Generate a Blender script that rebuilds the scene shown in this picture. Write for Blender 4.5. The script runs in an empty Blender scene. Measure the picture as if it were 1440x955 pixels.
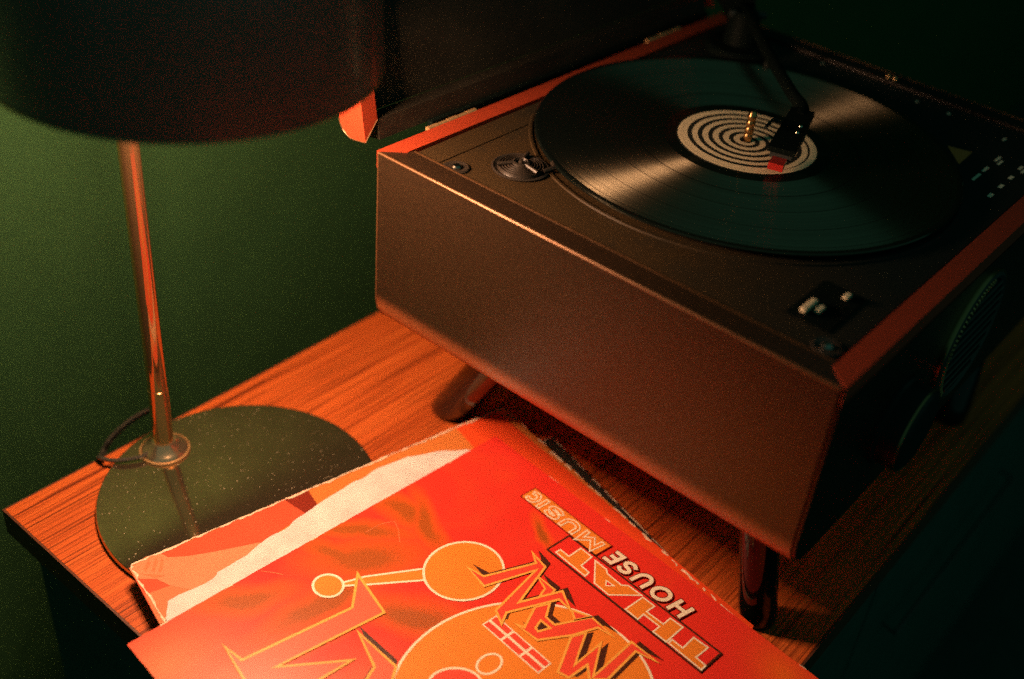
import bpy, bmesh, math, random
from mathutils import Vector, Matrix
from mathutils.geometry import tessellate_polygon
random.seed(7)
S = bpy.context.scene
COL = S.collection
PI = math.pi

# ------------------------------------------------------------------ camera
cd = bpy.data.cameras.new('camera')
cam = bpy.data.objects.new('camera', cd)
COL.objects.link(cam)
rot = Matrix(((0.6302542, 0.3951594, -0.6683028), (-0.7698230, 0.4297785, -0.4718717), (0.1007576, 0.8118741, 0.5750725)))
cam.matrix_world = Matrix.Translation((-0.2498, -0.6256, 0.6091)) @ rot.to_4x4()
cd.sensor_width = 36
cd.lens = 40.688
cd.shift_x = -0.0383
cd.shift_y = -0.01054
cd.clip_start = 0.02
cd.clip_end = 50
cd.dof.use_dof = True
cd.dof.focus_distance = 0.775
cd.dof.aperture_fstop = 2.6
S.camera = cam

# ------------------------------------------------------------------ light
w = bpy.data.worlds.new('World')
S.world = w
w.use_nodes = True
bg = w.node_tree.nodes['Background']
bg.inputs[0].default_value = (0.14, 0.58, 0.46, 1)  # even teal ambient added to lift the blacks, from no source in the room
bg.inputs[1].default_value = 0.13

w.cycles.sampling_method = 'NONE'
BULB = (0.098, -0.122, 0.350)
S.view_settings.view_transform = 'Standard'
S.view_settings.look = 'None'
S.view_settings.exposure = 0
S.view_settings.gamma = 1
S.cycles.use_denoising = False
S.cycles.max_bounces = 8
S.cycles.caustics_reflective = False
S.cycles.caustics_refractive = False
S.cycles.sample_clamp_direct = 12.0
S.cycles.sample_clamp_indirect = 0.8
S.cycles.blur_glossy = 0.5

# ------------------------------------------------------------------ material helpers
def new_mat(name):
    m = bpy.data.materials.new(name)
    m.use_nodes = True
    nt = m.node_tree
    return m, nt, nt.nodes['Principled BSDF']

def mat(name, col, rough=0.5, metal=0.0, spec=0.5, coat=0.0, var=0.0, vscale=60.0, bump=0.0, bscale=400.0, rvar=0.0):
    m, nt, b = new_mat(name)
    b.inputs['Base Color'].default_value = (*col, 1)
    b.inputs['Roughness'].default_value = rough
    b.inputs['Metallic'].default_value = metal
    b.inputs['Specular IOR Level'].default_value = spec
    b.inputs['Coat Weight'].default_value = coat
    b.inputs['Coat Roughness'].default_value = 0.08
    L = nt.links.new
    tc = nt.nodes.new('ShaderNodeTexCoord')
    if var or rvar:
        n = nt.nodes.new('ShaderNodeTexNoise')
        n.inputs['Scale'].default_value = vscale
        n.inputs['Detail'].default_value = 6
        n.inputs['Roughness'].default_value = 0.65
        L(tc.outputs['Object'], n.inputs['Vector'])
        if var:
            r = nt.nodes.new('ShaderNodeValToRGB')
            r.color_ramp.elements[0].position = 0.3
            r.color_ramp.elements[1].position = 0.72
            r.color_ramp.elements[0].color = (*[c * (1 - var) for c in col], 1)
            r.color_ramp.elements[1].color = (*[min(1, c * (1 + var)) for c in col], 1)
            L(n.outputs['Fac'], r.inputs['Fac'])
            L(r.outputs['Color'], b.inputs['Base Color'])
        if rvar:
            mr = nt.nodes.new('ShaderNodeMapRange')
            mr.inputs['From Min'].default_value = 0.3
            mr.inputs['From Max'].default_value = 0.7
            mr.inputs['To Min'].default_value = max(0.02, rough - rvar)
            mr.inputs['To Max'].default_value = min(1, rough + rvar)
            L(n.outputs['Fac'], mr.inputs['Value'])
            L(mr.outputs['Result'], b.inputs['Roughness'])
    if bump:
        n2 = nt.nodes.new('ShaderNodeTexNoise')
        n2.inputs['Scale'].default_value = bscale
        n2.inputs['Detail'].default_value = 3
        L(tc.outputs['Object'], n2.inputs['Vector'])
        bp = nt.nodes.new('ShaderNodeBump')
        bp.inputs['Strength'].default_value = bump
        bp.inputs['Distance'].default_value = 0.0006
        L(n2.outputs['Fac'], bp.inputs['Height'])
        L(bp.outputs['Normal'], b.inputs['Normal'])
    return m

def ramp(nt, fac, stops, interp='LINEAR'):
    r = nt.nodes.new('ShaderNodeValToRGB')
    r.color_ramp.interpolation = interp
    e = r.color_ramp.elements
    e[0].position, e[0].color = stops[0][0], (*stops[0][1], 1)
    e[1].position, e[1].color = stops[-1][0], (*stops[-1][1], 1)
    for p, c in stops[1:-1]:
        x = e.new(p)
        x.color = (*c, 1)
    nt.links.new(fac, r.inputs['Fac'])
    return r.outputs['Color']

def noise(nt, vec, scale, detail=4, rough=0.6, dist=0.0):
    n = nt.nodes.new('ShaderNodeTexNoise')
    n.inputs['Scale'].default_value = scale
    n.inputs['Detail'].default_value = detail
    n.inputs['Roughness'].default_value = rough
    n.inputs['Distortion'].default_value = dist
    nt.links.new(vec, n.inputs['Vector'])
    return n.outputs['Fac']

def mapping(nt, scale=(1, 1, 1), loc=(0, 0, 0), rotz=0.0, kind='POINT', coord='Object'):
    tc = nt.nodes.new('ShaderNodeTexCoord')
    mp = nt.nodes.new('ShaderNodeMapping')
    mp.vector_type = kind
    mp.inputs['Scale'].default_value = scale
    mp.inputs['Location'].default_value = loc
    mp.inputs['Rotation'].default_value = (0, 0, rotz)
    nt.links.new(tc.outputs[coord], mp.inputs['Vector'])
    return mp.outputs['Vector']

def mixc(nt, fac, a, b, mode='MIX'):
    m = nt.nodes.new('ShaderNodeMix')
    m.data_type = 'RGBA'
    m.blend_type = mode
    for sock, v in ((m.inputs[0], fac), (m.inputs[6], a), (m.inputs[7], b)):
        if isinstance(v, (int, float)):
            sock.default_value = v
        elif isinstance(v, tuple):
            sock.default_value = (*v, 1)
        else:
            nt.links.new(v, sock)
    return m.outputs[2]

def mth(nt, op, a, b=0.0, c=0.0):
    m = nt.nodes.new('ShaderNodeMath')
    m.operation = op
    for i, v in enumerate((a, b, c)):
        if isinstance(v, (int, float)):
            m.inputs[i].default_value = v
        else:
            nt.links.new(v, m.inputs[i])
    return m.outputs[0]

# ------------------------------------------------------------------ mesh helpers
def link(name, bm, m, parent=None, loc=None, smooth=False, bevel=0.0, seg=2):
    if bevel:
        bmesh.ops.bevel(bm, geom=[e for e in bm.edges if e.calc_length() > bevel * 2.2 and (len(e.link_faces) == 2 and e.calc_face_angle(0) > 0.6)],
                        offset=bevel, segments=seg, affect='EDGES', profile=0.6)
    me = bpy.data.meshes.new(name)
    bmesh.ops.recalc_face_normals(bm, faces=bm.faces)
    bm.to_mesh(me)
    bm.free()
    for x in (m if isinstance(m, (list, tuple)) else [m]):
        me.materials.append(x)
    if smooth:
        for p in me.polygons:
            p.use_smooth = True
        me.set_sharp_from_angle(angle=math.radians(38))
    o = bpy.data.objects.new(name, me)
    COL.objects.link(o)
    if parent is not None:
        o.parent = parent
    if loc is not None:
        o.location = loc
    return o

def box_bm(x0, x1, y0, y1, z0, z1, bm=None):
    bm = bm or bmesh.new()
    M = Matrix.Translation(((x0 + x1) / 2, (y0 + y1) / 2, (z0 + z1) / 2)) @ Matrix.Diagonal((x1 - x0, y1 - y0, z1 - z0, 1))
    bmesh.ops.create_cube(bm, size=1, matrix=M)
    return bm

def lathe_bm(prof, n=48, bm=None, center=(0, 0, 0), close=False):
    bm = bm or bmesh.new()
    rings = []
    for r, z in prof:
        if r < 1e-7:
            rings.append([bm.verts.new((center[0], center[1], center[2] + z))])
        else:
            rings.append([bm.verts.new((center[0] + r * math.cos(2 * PI * k / n), center[1] + r * math.sin(2 * PI * k / n), center[2] + z)) for k in range(n)])
    pairs = list(zip(rings, rings[1:]))
    if close:
        pairs.append((rings[-1], rings[0]))
    for a, b in pairs:
        for k in range(n):
            k2 = (k + 1) % n
            if len(a) == 1 and len(b) == 1:
                continue
            if len(a) == 1:
                bm.faces.new((a[0], b[k], b[k2]))
            elif len(b) == 1:
                bm.faces.new((a[k], a[k2], b[0]))
            else:
                bm.faces.new((a[k], a[k2], b[k2], b[k]))
    return bm

def prism_bm(poly, axis, t0, t1, bm=None):
    """extrude a closed 2D outline along an axis ('x','y','z')"""
    bm = bm or bmesh.new()
    def P(u, v, t):
        return {'x': (t, u, v), 'y': (u, t, v), 'z': (u, v, t)}[axis]
    a = [bm.verts.new(P(u, v, t0)) for u, v in poly]
    b = [bm.verts.new(P(u, v, t1)) for u, v in poly]
    n = len(poly)
    for k in range(n):
        bm.faces.new((a[k], a[(k + 1) % n], b[(k + 1) % n], b[k]))
    bm.faces.new(a)
    bm.faces.new(b[::-1])
    return bm

def tube_bm(pts, rad, n=12, bm=None):
    bm = bm or bmesh.new()
    pts = [Vector(p) for p in pts]
    rings = []
    up = Vector((0.13, 0.21, 1)).normalized()
    for i, p in enumerate(pts):
        d = (pts[min(i + 1, len(pts) - 1)] - pts[max(i - 1, 0)]).normalized()
        s = d.cross(up)
        if s.length < 1e-3:
            s = d.cross(Vector((1, 0, 0)))
        s.normalize()
        t = s.cross(d)
        r = rad[i] if isinstance(rad, (list, tuple)) else rad
        rings.append([bm.verts.new(p + s * (r * math.cos(2 * PI * k / n)) + t * (r * math.sin(2 * PI * k / n))) for k in range(n)])
    for a, b in zip(rings, rings[1:]):
        for k in range(n):
            bm.faces.new((a[k], a[(k + 1) % n], b[(k + 1) % n], b[k]))
    bm.faces.new(rings[0][::-1])
    bm.faces.new(rings[-1])
    return bm

def curve_pts(ctrl, n=10):
    """Catmull-Rom through control points"""
    c = [Vector(p) for p in ctrl]
    c = [c[0] * 2 - c[1]] + c + [c[-1] * 2 - c[-2]]
    out = []
    for i in range(1, len(c) - 2):
        for k in range(n):
            t = k / n
            out.append(0.5 * ((2 * c[i]) + (c[i + 1] - c[i - 1]) * t + (2 * c[i - 1] - 5 * c[i] + 4 * c[i + 1] - c[i + 2]) * t * t + (3 * c[i] - c[i - 1] - 3 * c[i + 1] + c[i + 2]) * t ** 3))
    out.append(c[-2])
    return out

def thing(name, label, cat, loc=(0, 0, 0), rotz=0.0, group=None):
    o = bpy.data.objects.new(name, None)
    COL.objects.link(o)
    o.location = loc
    o.rotation_euler = (0, 0, rotz)
    o['label'] = label
    o['category'] = cat
    if group:
        o['group'] = group
    return o

def tag(o, label, cat, group=None):
    o['label'] = label
    o['category'] = cat
    if group:
        o['group'] = group
    return o

# ------------------------------------------------------------------ materials
BLACK = mat('black_leatherette', (0.021, 0.0115, 0.0058), 0.25, spec=0.55, var=0.18, vscale=300, bump=0.35, bscale=1500)
STRIP = mat('black_trim', (0.010, 0.012, 0.010), 0.5, spec=0.12, var=0.2, vscale=200)
def dusty_deck():
    # black plastic under a film of brown dust that lies thickest by the front left corner
    m, nt, b = new_mat('dusty_deck')
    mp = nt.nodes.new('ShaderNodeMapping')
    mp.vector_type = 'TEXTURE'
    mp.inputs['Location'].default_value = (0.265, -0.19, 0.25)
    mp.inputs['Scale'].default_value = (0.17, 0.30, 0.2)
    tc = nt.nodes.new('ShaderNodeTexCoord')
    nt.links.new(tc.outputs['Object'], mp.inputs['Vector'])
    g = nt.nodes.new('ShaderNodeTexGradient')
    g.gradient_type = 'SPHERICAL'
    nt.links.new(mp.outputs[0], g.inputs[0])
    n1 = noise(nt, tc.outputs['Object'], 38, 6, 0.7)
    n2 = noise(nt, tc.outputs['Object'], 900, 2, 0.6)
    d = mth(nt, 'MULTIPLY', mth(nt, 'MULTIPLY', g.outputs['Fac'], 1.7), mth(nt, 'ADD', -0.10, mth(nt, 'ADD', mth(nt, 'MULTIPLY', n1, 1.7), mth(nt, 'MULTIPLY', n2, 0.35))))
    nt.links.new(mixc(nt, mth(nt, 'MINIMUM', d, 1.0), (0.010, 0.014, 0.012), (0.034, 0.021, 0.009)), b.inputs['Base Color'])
    b.inputs['Roughness'].default_value = 0.5
    b.inputs['Specular IOR Level'].default_value = 0.12
    return m
DECK = dusty_deck()
ORANGE = mat('orange_vinyl', (0.3, 0.036, 0.012), 0.48, spec=0.35, var=0.08, vscale=150, bump=0.15, bscale=1200)
CHROME = mat('chrome', (0.86, 0.72, 0.55), 0.09, metal=1.0, rvar=0.04, vscale=90)
STEEL = mat('dark_chrome', (0.42, 0.40, 0.35), 0.22, metal=1.0)
DIALGOLD = mat('dull_gold', (0.30, 0.19, 0.08), 0.30, metal=0.9)
SPINDLE = mat('ribbed_brass', (0.62, 0.36, 0.15), 0.25, metal=1.0)
STEMMETAL = mat('orange_tinted_chrome', (0.98, 0.54, 0.24), 0.07, metal=0.955, rvar=0.03, vscale=60)  # orange tint stands in for warm reflections along the chrome stem
FLANGE = mat('polished_brass', (0.86, 0.62, 0.38), 0.15, metal=0.92)
BRASS = mat('brass', (0.86, 0.50, 0.22), 0.36, metal=0.75, var=0.15, vscale=300)
ARMBLACK = mat('arm_black', (0.003, 0.006, 0.005), 0.6, spec=0.05)
RUBBER = mat('black_rubber', (0.022, 0.026, 0.024), 0.55, spec=0.4)
GLOSSBLACK = mat('gloss_black', (0.012, 0.016, 0.014), 0.35, spec=0.12, rvar=0.06, vscale=60)
CREAM = mat('cream_print', (0.72, 0.66, 0.50), 0.6)
RED = mat('red_plastic', (0.45, 0.022, 0.015), 0.35)
PIPE = mat('pale_piping', (0.13, 0.062, 0.025), 0.38, metal=0.5, spec=0.5, var=0.15, vscale=120)
DARKRING = mat('dark_ring', (0.024, 0.018, 0.013), 0.38, spec=0.5)
CREAMCAP = mat('cream_cap', (0.80, 0.66, 0.44), 0.3, spec=0.5)
LIDIN = mat('lid_lining', (0.024, 0.02, 0.014), 0.40, spec=0.25, var=0.3, vscale=25, bump=0.1, bscale=700)
PAPERCORE = mat('worn_paper_core', (0.80, 0.60, 0.42), 0.85, var=0.25, vscale=500)

# teak veneer: grain runs along X
def wood():
    m, nt, b = new_mat('teak_veneer')
    v = mapping(nt, (2.6, 120, 120))
    f1 = noise(nt, v, 1.0, 6, 0.62, 0.5)
    v2 = mapping(nt, (9, 520, 520))
    f2 = noise(nt, v2, 1.0, 4, 0.6, 0.15)
    v3 = mapping(nt, (0.8, 17, 17), (3, 1, 0))
    f3 = noise(nt, v3, 1.0, 3, 0.5, 0.4)
    base = ramp(nt, f1, [(0.25, (0.42, 0.074, 0.013)), (0.45, (0.60, 0.115, 0.019)), (0.75, (0.72, 0.160, 0.028))])
    band = ramp(nt, f3, [(0.3, (0.72, 0.66, 0.62)), (0.65, (1, 1, 1))])
    c1 = mixc(nt, 1.0, base, band, 'MULTIPLY')
    pore = ramp(nt, f2, [(0.34, (0.14, 0.10, 0.08)), (0.52, (1, 1, 1))])
    c2 = mixc(nt, 0.75, c1, pore, 'MULTIPLY')
    v4 = mapping(nt, (3.6, 300, 300), (9, 4, 2))
    f4 = noise(nt, v4, 1.0, 3, 0.6, 0.3)
    line = ramp(nt, f4, [(0.33, (0.10, 0.07, 0.06)), (0.46, (1, 1, 1))])
    c3 = mixc(nt, 0.92, c2, line, 'MULTIPLY')
    nt.links.new(c3, b.inputs['Base Color'])
    b.inputs['Roughness'].default_value = 0.52
    b.inputs['Specular IOR Level'].default_value = 0.3
    bp = nt.nodes.new('ShaderNodeBump')
    bp.inputs['Strength'].default_value = 0.15
    bp.inputs['Distance'].default_value = 0.0004
    nt.links.new(f2, bp.inputs['Height'])
    nt.links.new(bp.outputs['Normal'], b.inputs['Normal'])
    return m
WOOD = wood()
DARKWOOD = mat('dark_stained_side', (0.030, 0.075, 0.060), 0.7, spec=0.2, var=0.15, vscale=40)

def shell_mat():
    # black leatherette; the lit wood's glow is painted along its rolled lower edge
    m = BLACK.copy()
    m.name = 'leatherette_painted_glow'
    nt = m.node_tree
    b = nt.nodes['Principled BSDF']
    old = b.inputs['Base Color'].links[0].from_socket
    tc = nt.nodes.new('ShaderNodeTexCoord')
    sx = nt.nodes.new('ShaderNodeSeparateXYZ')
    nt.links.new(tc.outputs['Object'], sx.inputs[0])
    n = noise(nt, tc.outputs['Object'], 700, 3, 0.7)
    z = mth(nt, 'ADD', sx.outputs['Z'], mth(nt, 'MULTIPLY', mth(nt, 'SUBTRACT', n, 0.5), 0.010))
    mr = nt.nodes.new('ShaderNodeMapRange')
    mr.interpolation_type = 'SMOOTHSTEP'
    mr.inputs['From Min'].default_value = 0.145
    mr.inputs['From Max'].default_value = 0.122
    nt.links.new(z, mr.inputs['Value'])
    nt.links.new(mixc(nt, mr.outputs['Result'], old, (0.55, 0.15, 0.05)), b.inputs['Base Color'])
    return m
SHELL = shell_mat()
# ------------------------------------------------------------------ the setting
def structure(name, bm, m):
    o = link(name, bm, m)
    o['kind'] = 'structure'
    return o
WALL = mat('green_wall', (0.03, 0.09, 0.03), 0.75, spec=0.2, var=0.10, vscale=14, bump=0.2, bscale=260)
WY = 0.165
structure('wall', box_bm(-2.6, 3.2, WY, WY + 0.08, -0.62, 2.2), WALL)
structure('wall', box_bm(3.2, 3.28, -2.4, WY + 0.08, -0.62, 2.2), WALL)
structure('floor', box_bm(-2.6, 3.28, -2.4, WY + 0.08, -0.70, -0.6205), mat('dark_carpet', (0.030, 0.060, 0.050), 0.95, spec=0.1, var=0.3, vscale=120, bump=0.5, bscale=500))

# ------------------------------------------------------------------ sideboard
side = thing('sideboard', 'low teak veneered sideboard that carries the lamp, the sleeves and the record player', 'sideboard', (0.62, -0.24375, -0.62))
def sb(name, bm, m, **k):
    o = link(name, bm, m, **k)
    o.parent = side
    o.matrix_parent_inverse = Matrix.Translation((-0.62, 0.24375, 0.62))
    return o
# the top is veneered; a thin lipping runs round it
sb('top', box_bm(0.0016, 1.2384, -0.4859, -0.0016, -0.022, 0), WOOD)
edge = mat('dark_edge_lipping', (0.10, 0.03, 0.012), 0.5, var=0.3, vscale=120)
for x0, x1, y0, y1 in ((0, 0.0016, -0.4875, 0), (1.2384, 1.24, -0.4875, 0), (0.0016, 1.2384, -0.4875, -0.4859), (0.0016, 1.2384, -0.0016, 0)):
    sb('edge_lipping', box_bm(x0, x1, y0, y1, -0.022, -0.0002), edge)
sb('cabinet_body', box_bm(0.012, 1.228, -0.470, -0.012, -0.50, -0.0225), DARKWOOD, bevel=0.002)
for k in range(3):
    x0 = 0.02 + k * 0.4
    d = sb('door', box_bm(x0, x0 + 0.394, -0.486, -0.4705, -0.49, -0.030), DARKWOOD, bevel=0.002)
    h = link('handle', tube_bm([(x0 + 0.06, -0.487, -0.125), (x0 + 0.06, -0.499, -0.128), (x0 + 0.33, -0.499, -0.128), (x0 + 0.33, -0.487, -0.125)], 0.0016, 8), DARKRING, smooth=True)
    h.parent = d
for x, y in ((0.08, -0.06), (1.16, -0.06), (0.08, -0.42), (1.16, -0.42)):
    sb('leg', lathe_bm([(0, -0.62), (0.011, -0.62), (0.019, -0.5005), (0, -0.5005)], 16, center=(x, y, 0)), DARKWOOD, smooth=True)

# ------------------------------------------------------------------ table lamp
LB = (0.1243, -0.1053)
ST = (0.1127, -0.0306)
lamp = thing('table_lamp', 'chrome lamp with dark drum shade and round mirror base at the sideboard corner', 'lamp', (LB[0], LB[1], 0))
def lp(name, bm, m, parent=None, **k):
    o = link(name, bm, m, **k)
    o.parent = parent or lamp
    o.matrix_parent_inverse = Matrix.Translation((-LB[0], -LB[1], 0))
    return o
def base_mat():
    m, nt, b = new_mat('dusty_dark_mirror')
    v = mapping(nt)
    vo = nt.nodes.new('ShaderNodeTexVoronoi')
    vo.inputs['Scale'].default_value = 520
    vo.inputs['Randomness'].default_value = 1
    nt.links.new(v, vo.inputs['Vector'])
    # only some cells hold a speck of dust, each of its own size
    sep = nt.nodes.new('ShaderNodeSeparateColor')
    nt.links.new(vo.outputs['Color'], sep.inputs[0])
    size = mth(nt, 'MULTIPLY', mth(nt, 'POWER', sep.outputs[0], 6.0), 0.26)
    speck = mth(nt, 'LESS_THAN', vo.outputs['Distance'], size)
    film = noise(nt, v, 45, 6, 0.7)
    # fine hairline scratches
    w1 = noise(nt, mapping(nt, (20, 900, 1), rotz=0.5), 1.0, 2)
    scr = mth(nt, 'GREATER_THAN', w1, 0.74)
    dust = mth(nt, 'MAXIMUM', speck, mth(nt, 'MULTIPLY', scr, 0.25))
    col = mixc(nt, dust, ramp(nt, film, [(0.3, (0.6, 0.46, 0.27)), (0.7, tuple(c * 1.25 for c in (0.6, 0.46, 0.27)))]), (0.42, 0.34, 0.22))
    nt.links.new(col, b.inputs['Base Color'])
    nt.links.new(mth(nt, 'MULTIPLY', mth(nt, 'SUBTRACT', 1.0, dust), 0.955), b.inputs['Metallic'])
    nt.links.new(mth(nt, 'ADD', mth(nt, 'MULTIPLY', film, 0.08), mth(nt, 'ADD', 0.02, mth(nt, 'MULTIPLY', dust, 0.5))), b.inputs['Roughness'])
    return m
MIRROR = base_mat()
bm = lathe_bm([(0, 0.0), (0.097, 0.0), (0.0992, 0.0008), (0.0997, 0.002), (0.0997, 0.0045), (0.0990, 0.0056), (0.0978, 0.006), (0, 0.006)], 128, center=(LB[0], LB[1], 0))
lp('base', bm, MIRROR, smooth=True)
fl = lathe_bm([(0.0, 0.0062), (0.0165, 0.0062), (0.0168, 0.0072), (0.0160, 0.0086), (0.0140, 0.0098), (0.0112, 0.0125), (0.0092, 0.0150), (0.0086, 0.0160), (0.0, 0.0160)], 64, center=(ST[0], ST[1], 0))
fl = lp('flange', fl, FLANGE, smooth=True)
lp('flange_ring', lathe_bm([(0.0168, 0.0061), (0.0182, 0.0061), (0.0185, 0.0068), (0.0180, 0.0076), (0.0170, 0.0078)], 64, center=(ST[0], ST[1], 0), close=True), BRASS, parent=fl, smooth=True)
fl.children[0].matrix_parent_inverse = Matrix.Identity(4)
st = lathe_bm([(0, 0.0162), (0.0072, 0.0162), (0.0072, 0.0650), (0.0069, 0.0652), (0.0069, 0.462), (0, 0.462)], 40, center=(ST[0], ST[1], 0))
lp('stem', st, STEMMETAL, smooth=True)
SC = (0.1164, -0.0970)
SR, SZ, SH = 0.1085, 0.340, 0.185
def shade_mat():
    m, nt, b = new_mat('brown_lacquered_shade')
    v = mapping(nt)
    n = noise(nt, v, 30, 4)
    nt.links.new(ramp(nt, n, [(0.3, (0.17, 0.095, 0.075)), (0.7, tuple(c * 1.15 for c in (0.17, 0.095, 0.075)))]), b.inputs['Base Color'])
    b.inputs['Roughness'].default_value = 0.36
    b.inputs['Specular IOR Level'].default_value = 0.45
    b.inputs['Coat Weight'].default_value = 0.25
    b.inputs['Coat Roughness'].default_value = 0.12
    return m
SHADE = shade_mat()
INNER = mat('shade_inner_white', (0.80, 0.70, 0.52), 0.6)
prof = [(SR - 0.0016, SZ), (SR - 0.0004, SZ + 0.0002), (SR, SZ + 0.0012), (SR - 0.004, SZ + SH - 0.02), (SR - 0.009, SZ + SH - 0.006), (SR - 0.022, SZ + SH), (0.030, SZ + SH + 0.003), (0.030, SZ + SH + 0.001),
        (SR - 0.023, SZ + SH - 0.002), (SR - 0.011, SZ + SH - 0.007), (SR - 0.006, SZ + SH - 0.02), (SR - 0.0022, SZ + 0.0012)]
sh = lp('lamp_shade', lathe_bm(prof, 128, center=(SC[0], SC[1], 0), close=True), [SHADE, INNER], smooth=True)
for p in sh.data.polygons:
    c = p.center
    d = Vector((c.x - SC[0], c.y - SC[1], 0))
    if p.normal.dot(d.normalized()) < -0.1 or (p.normal.z < -0.5 and c.z > SZ + 0.1):
        p.material_index = 1
lp('added_rim_glint', lathe_bm([(SR - 0.0018, SZ - 0.0012), (SR - 0.0008, SZ - 0.0016), (SR + 0.0002, SZ - 0.0010), (SR + 0.0002, SZ + 0.0004), (SR - 0.0014, SZ - 0.0001)], 128, center=(SC[0], SC[1], 0), close=True), BRASS, smooth=True)  # brass ring added to draw a warm lit line under the shade
# holder bridging the stem and the shade axis
lp('shade_holder', tube_bm([(ST[0], ST[1], 0.4622), (ST[0], ST[1], 0.468), (BULB[0], BULB[1], 0.468), (BULB[0], BULB[1], 0.452)], 0.006, 12), RUBBER, smooth=True)
lp('shade_carrier', box_bm(SC[0] - 0.004, SC[0] + 0.004, SC[1] - 0.104, SC[1] + 0.103, 0.4765, 0.4805), RUBBER, bevel=0.001)
lp('bulb_socket', lathe_bm([(0, 0.4185), (0.018, 0.4185), (0.018, 0.4515), (0, 0.4515)], 24, center=(BULB[0], BULB[1], 0)), RUBBER, smooth=True)
bmat, nt, b = new_mat('glowing_opal_globe')
b.inputs['Base Color'].default_value = (0.8, 0.7, 0.5, 1)
b.inputs['Emission Color'].default_value = (*(1.0, 0.57, 0.34), 1)
b.inputs['Emission Strength'].default_value = 60.0
bl = lathe_bm([(0, -0.0330), (0.0102, -0.0314), (0.0194, -0.0267), (0.0267, -0.0194), (0.0314, -0.0102), (0.0330, 0.0), (0.0314, 0.0102), (0.0267, 0.0194), (0.0194, 0.0267), (0.0165, 0.0305), (0.0160, 0.0580), (0, 0.0580)], 28, center=BULB)
ld = bpy.data.lights.new('lamp_light', 'POINT')
ld.energy = 36.0
ld.color = (1.0, 0.57, 0.34)
ld.shadow_soft_size = 0.0365
lo_ = bpy.data.objects.new('lamp_light', ld)
COL.objects.link(lo_)
lo_.location = BULB
lp('bulb', bl, bmat, smooth=True)
cord = curve_pts([(ST[0] - 0.013, ST[1] + 0.002, 0.0092), (0.092, -0.028, 0.0092), (0.078, -0.018, 0.0085), (0.074, -0.004, 0.005), (0.084, 0.014, -0.014), (0.0957, 0.030, -0.024), (0.102, 0.030, -0.0165), (0.1135, 0.030, -0.0105), (0.127, 0.030, -0.007), (0.143, 0.030, -0.008), (0.158, 0.034, -0.022), (0.166, 0.05, -0.06), (0.17, 0.08, -0.2), (0.175, 0.13, -0.5)], 8)
CORD = mat('cord_plastic', (0.05, 0.045, 0.035), 0.25, spec=0.6)
lp('power_cord', tube_bm(cord, 0.0016, 8), CORD, smooth=True)
off = [p + Vector((0.0022, 0.0012, -0.0036)) for p in cord[22:]]
lp('power_cord', tube_bm(off, 0.0014, 8), CORD, smooth=True)

# ------------------------------------------------------------------ record player
FX, BX = 0.2325, 0.661           # front, back (X)
YL, YR = -0.1278, -0.4739        # far long side, near long side (Y)
ZB, ZT = 0.1138, 0.2545           # underside, rim
rp = thing('record_player', 'black and orange record player with its lid open, standing on splayed legs', 'record player', ((FX + BX) / 2, (YL + YR) / 2, 0))
RPI = Matrix.Translation((-(FX + BX) / 2, -(YL + YR) / 2, 0))
def rpp(name, bm, m, parent=None, **k):
    o = link(name, bm, m, **k)
    o.parent = parent or rp
    if parent is None:
        o.matrix_parent_inverse = RPI
    return o
RW = 0.0145
def arc(cx, cz, r, a0, a1, n=8):
    return [(cx + r * math.cos(math.radians(a0 + (a1 - a0) * k / n)), cz + r * math.sin(math.radians(a0 + (a1 - a0) * k / n))) for k in range(n + 1)]
R_ = 0.026
outline = [(FX, ZT - 0.0012), (FX + 0.0010, ZT)] + [(FX + 0.0185, ZT), (FX + 0.0185, ZT - 0.009), (BX - 0.0185, ZT - 0.009), (BX - 0.0185, ZT)] + [(BX - 0.001, ZT), (BX, ZT - 0.0012)] + arc(BX - R_, ZB + R_, R_, 0, -90) + arc(FX + R_, ZB + R_, R_, 270, 180)
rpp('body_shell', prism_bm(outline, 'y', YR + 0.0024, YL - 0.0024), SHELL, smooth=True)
# piping that catches the light along the top front edge, and the bright edge of the side panel
rpp('front_piping', tube_bm([(FX + 0.0004, YR + 0.002, ZT - 0.0004), (FX + 0.0004, YL - 0.002, ZT - 0.0004)], 0.0011, 8), PIPE, smooth=True)
rpp('corner_piping', tube_bm([(FX + 0.0004, YL - 0.0016, ZT - 0.001)] + [(x + 0.0004, YL - 0.0016, z) for x, z in arc(FX + R_, ZB + R_, R_, 180, 225, 6)], 0.0008, 8), PIPE, smooth=True)
# front rim strip (black) mitred against the orange side rails
rpp('front_strip', prism_bm([(FX + 0.0014, YL - 0.0030), (FX + RW, YL - RW - 0.0015), (FX + 0.0180, YL - RW - 0.0015), (FX + 0.0180, YR + RW + 0.0015), (FX + RW, YR + RW + 0.0015), (FX + 0.0014, YR + 0.0030)], 'z', ZT - 0.004, ZT - 0.0002), STRIP)
def rail(y_out, y_in):
    poly = [(FX + 0.0004, y_out), (FX + RW, y_in), (BX - RW, y_in), (BX - 0.0004, y_out)]
    return prism_bm(poly, 'z', ZT - 0.012, ZT + 0.0006)
rpp('side_rail', rail(YL, YL - RW), ORANGE, bevel=0.0006)
rpp('side_rail', rail(YR, YR + RW), ORANGE, bevel=0.0006)
so = [(FX + 0.0015, ZT - 0.0135), (BX - 0.0015, ZT - 0.0135)] + arc(BX - R_, ZB + R_, R_ - 0.0015, 0, -90) + arc(FX + R_, ZB + R_, R_ - 0.0015, 270, 180)
rpp('side_panel', prism_bm(so, 'y', YL - 0.0025, YL), BLACK, smooth=True)
rpp('side_panel', prism_bm(so, 'y', YR, YR + 0.0025), BLACK, smooth=True)
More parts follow.
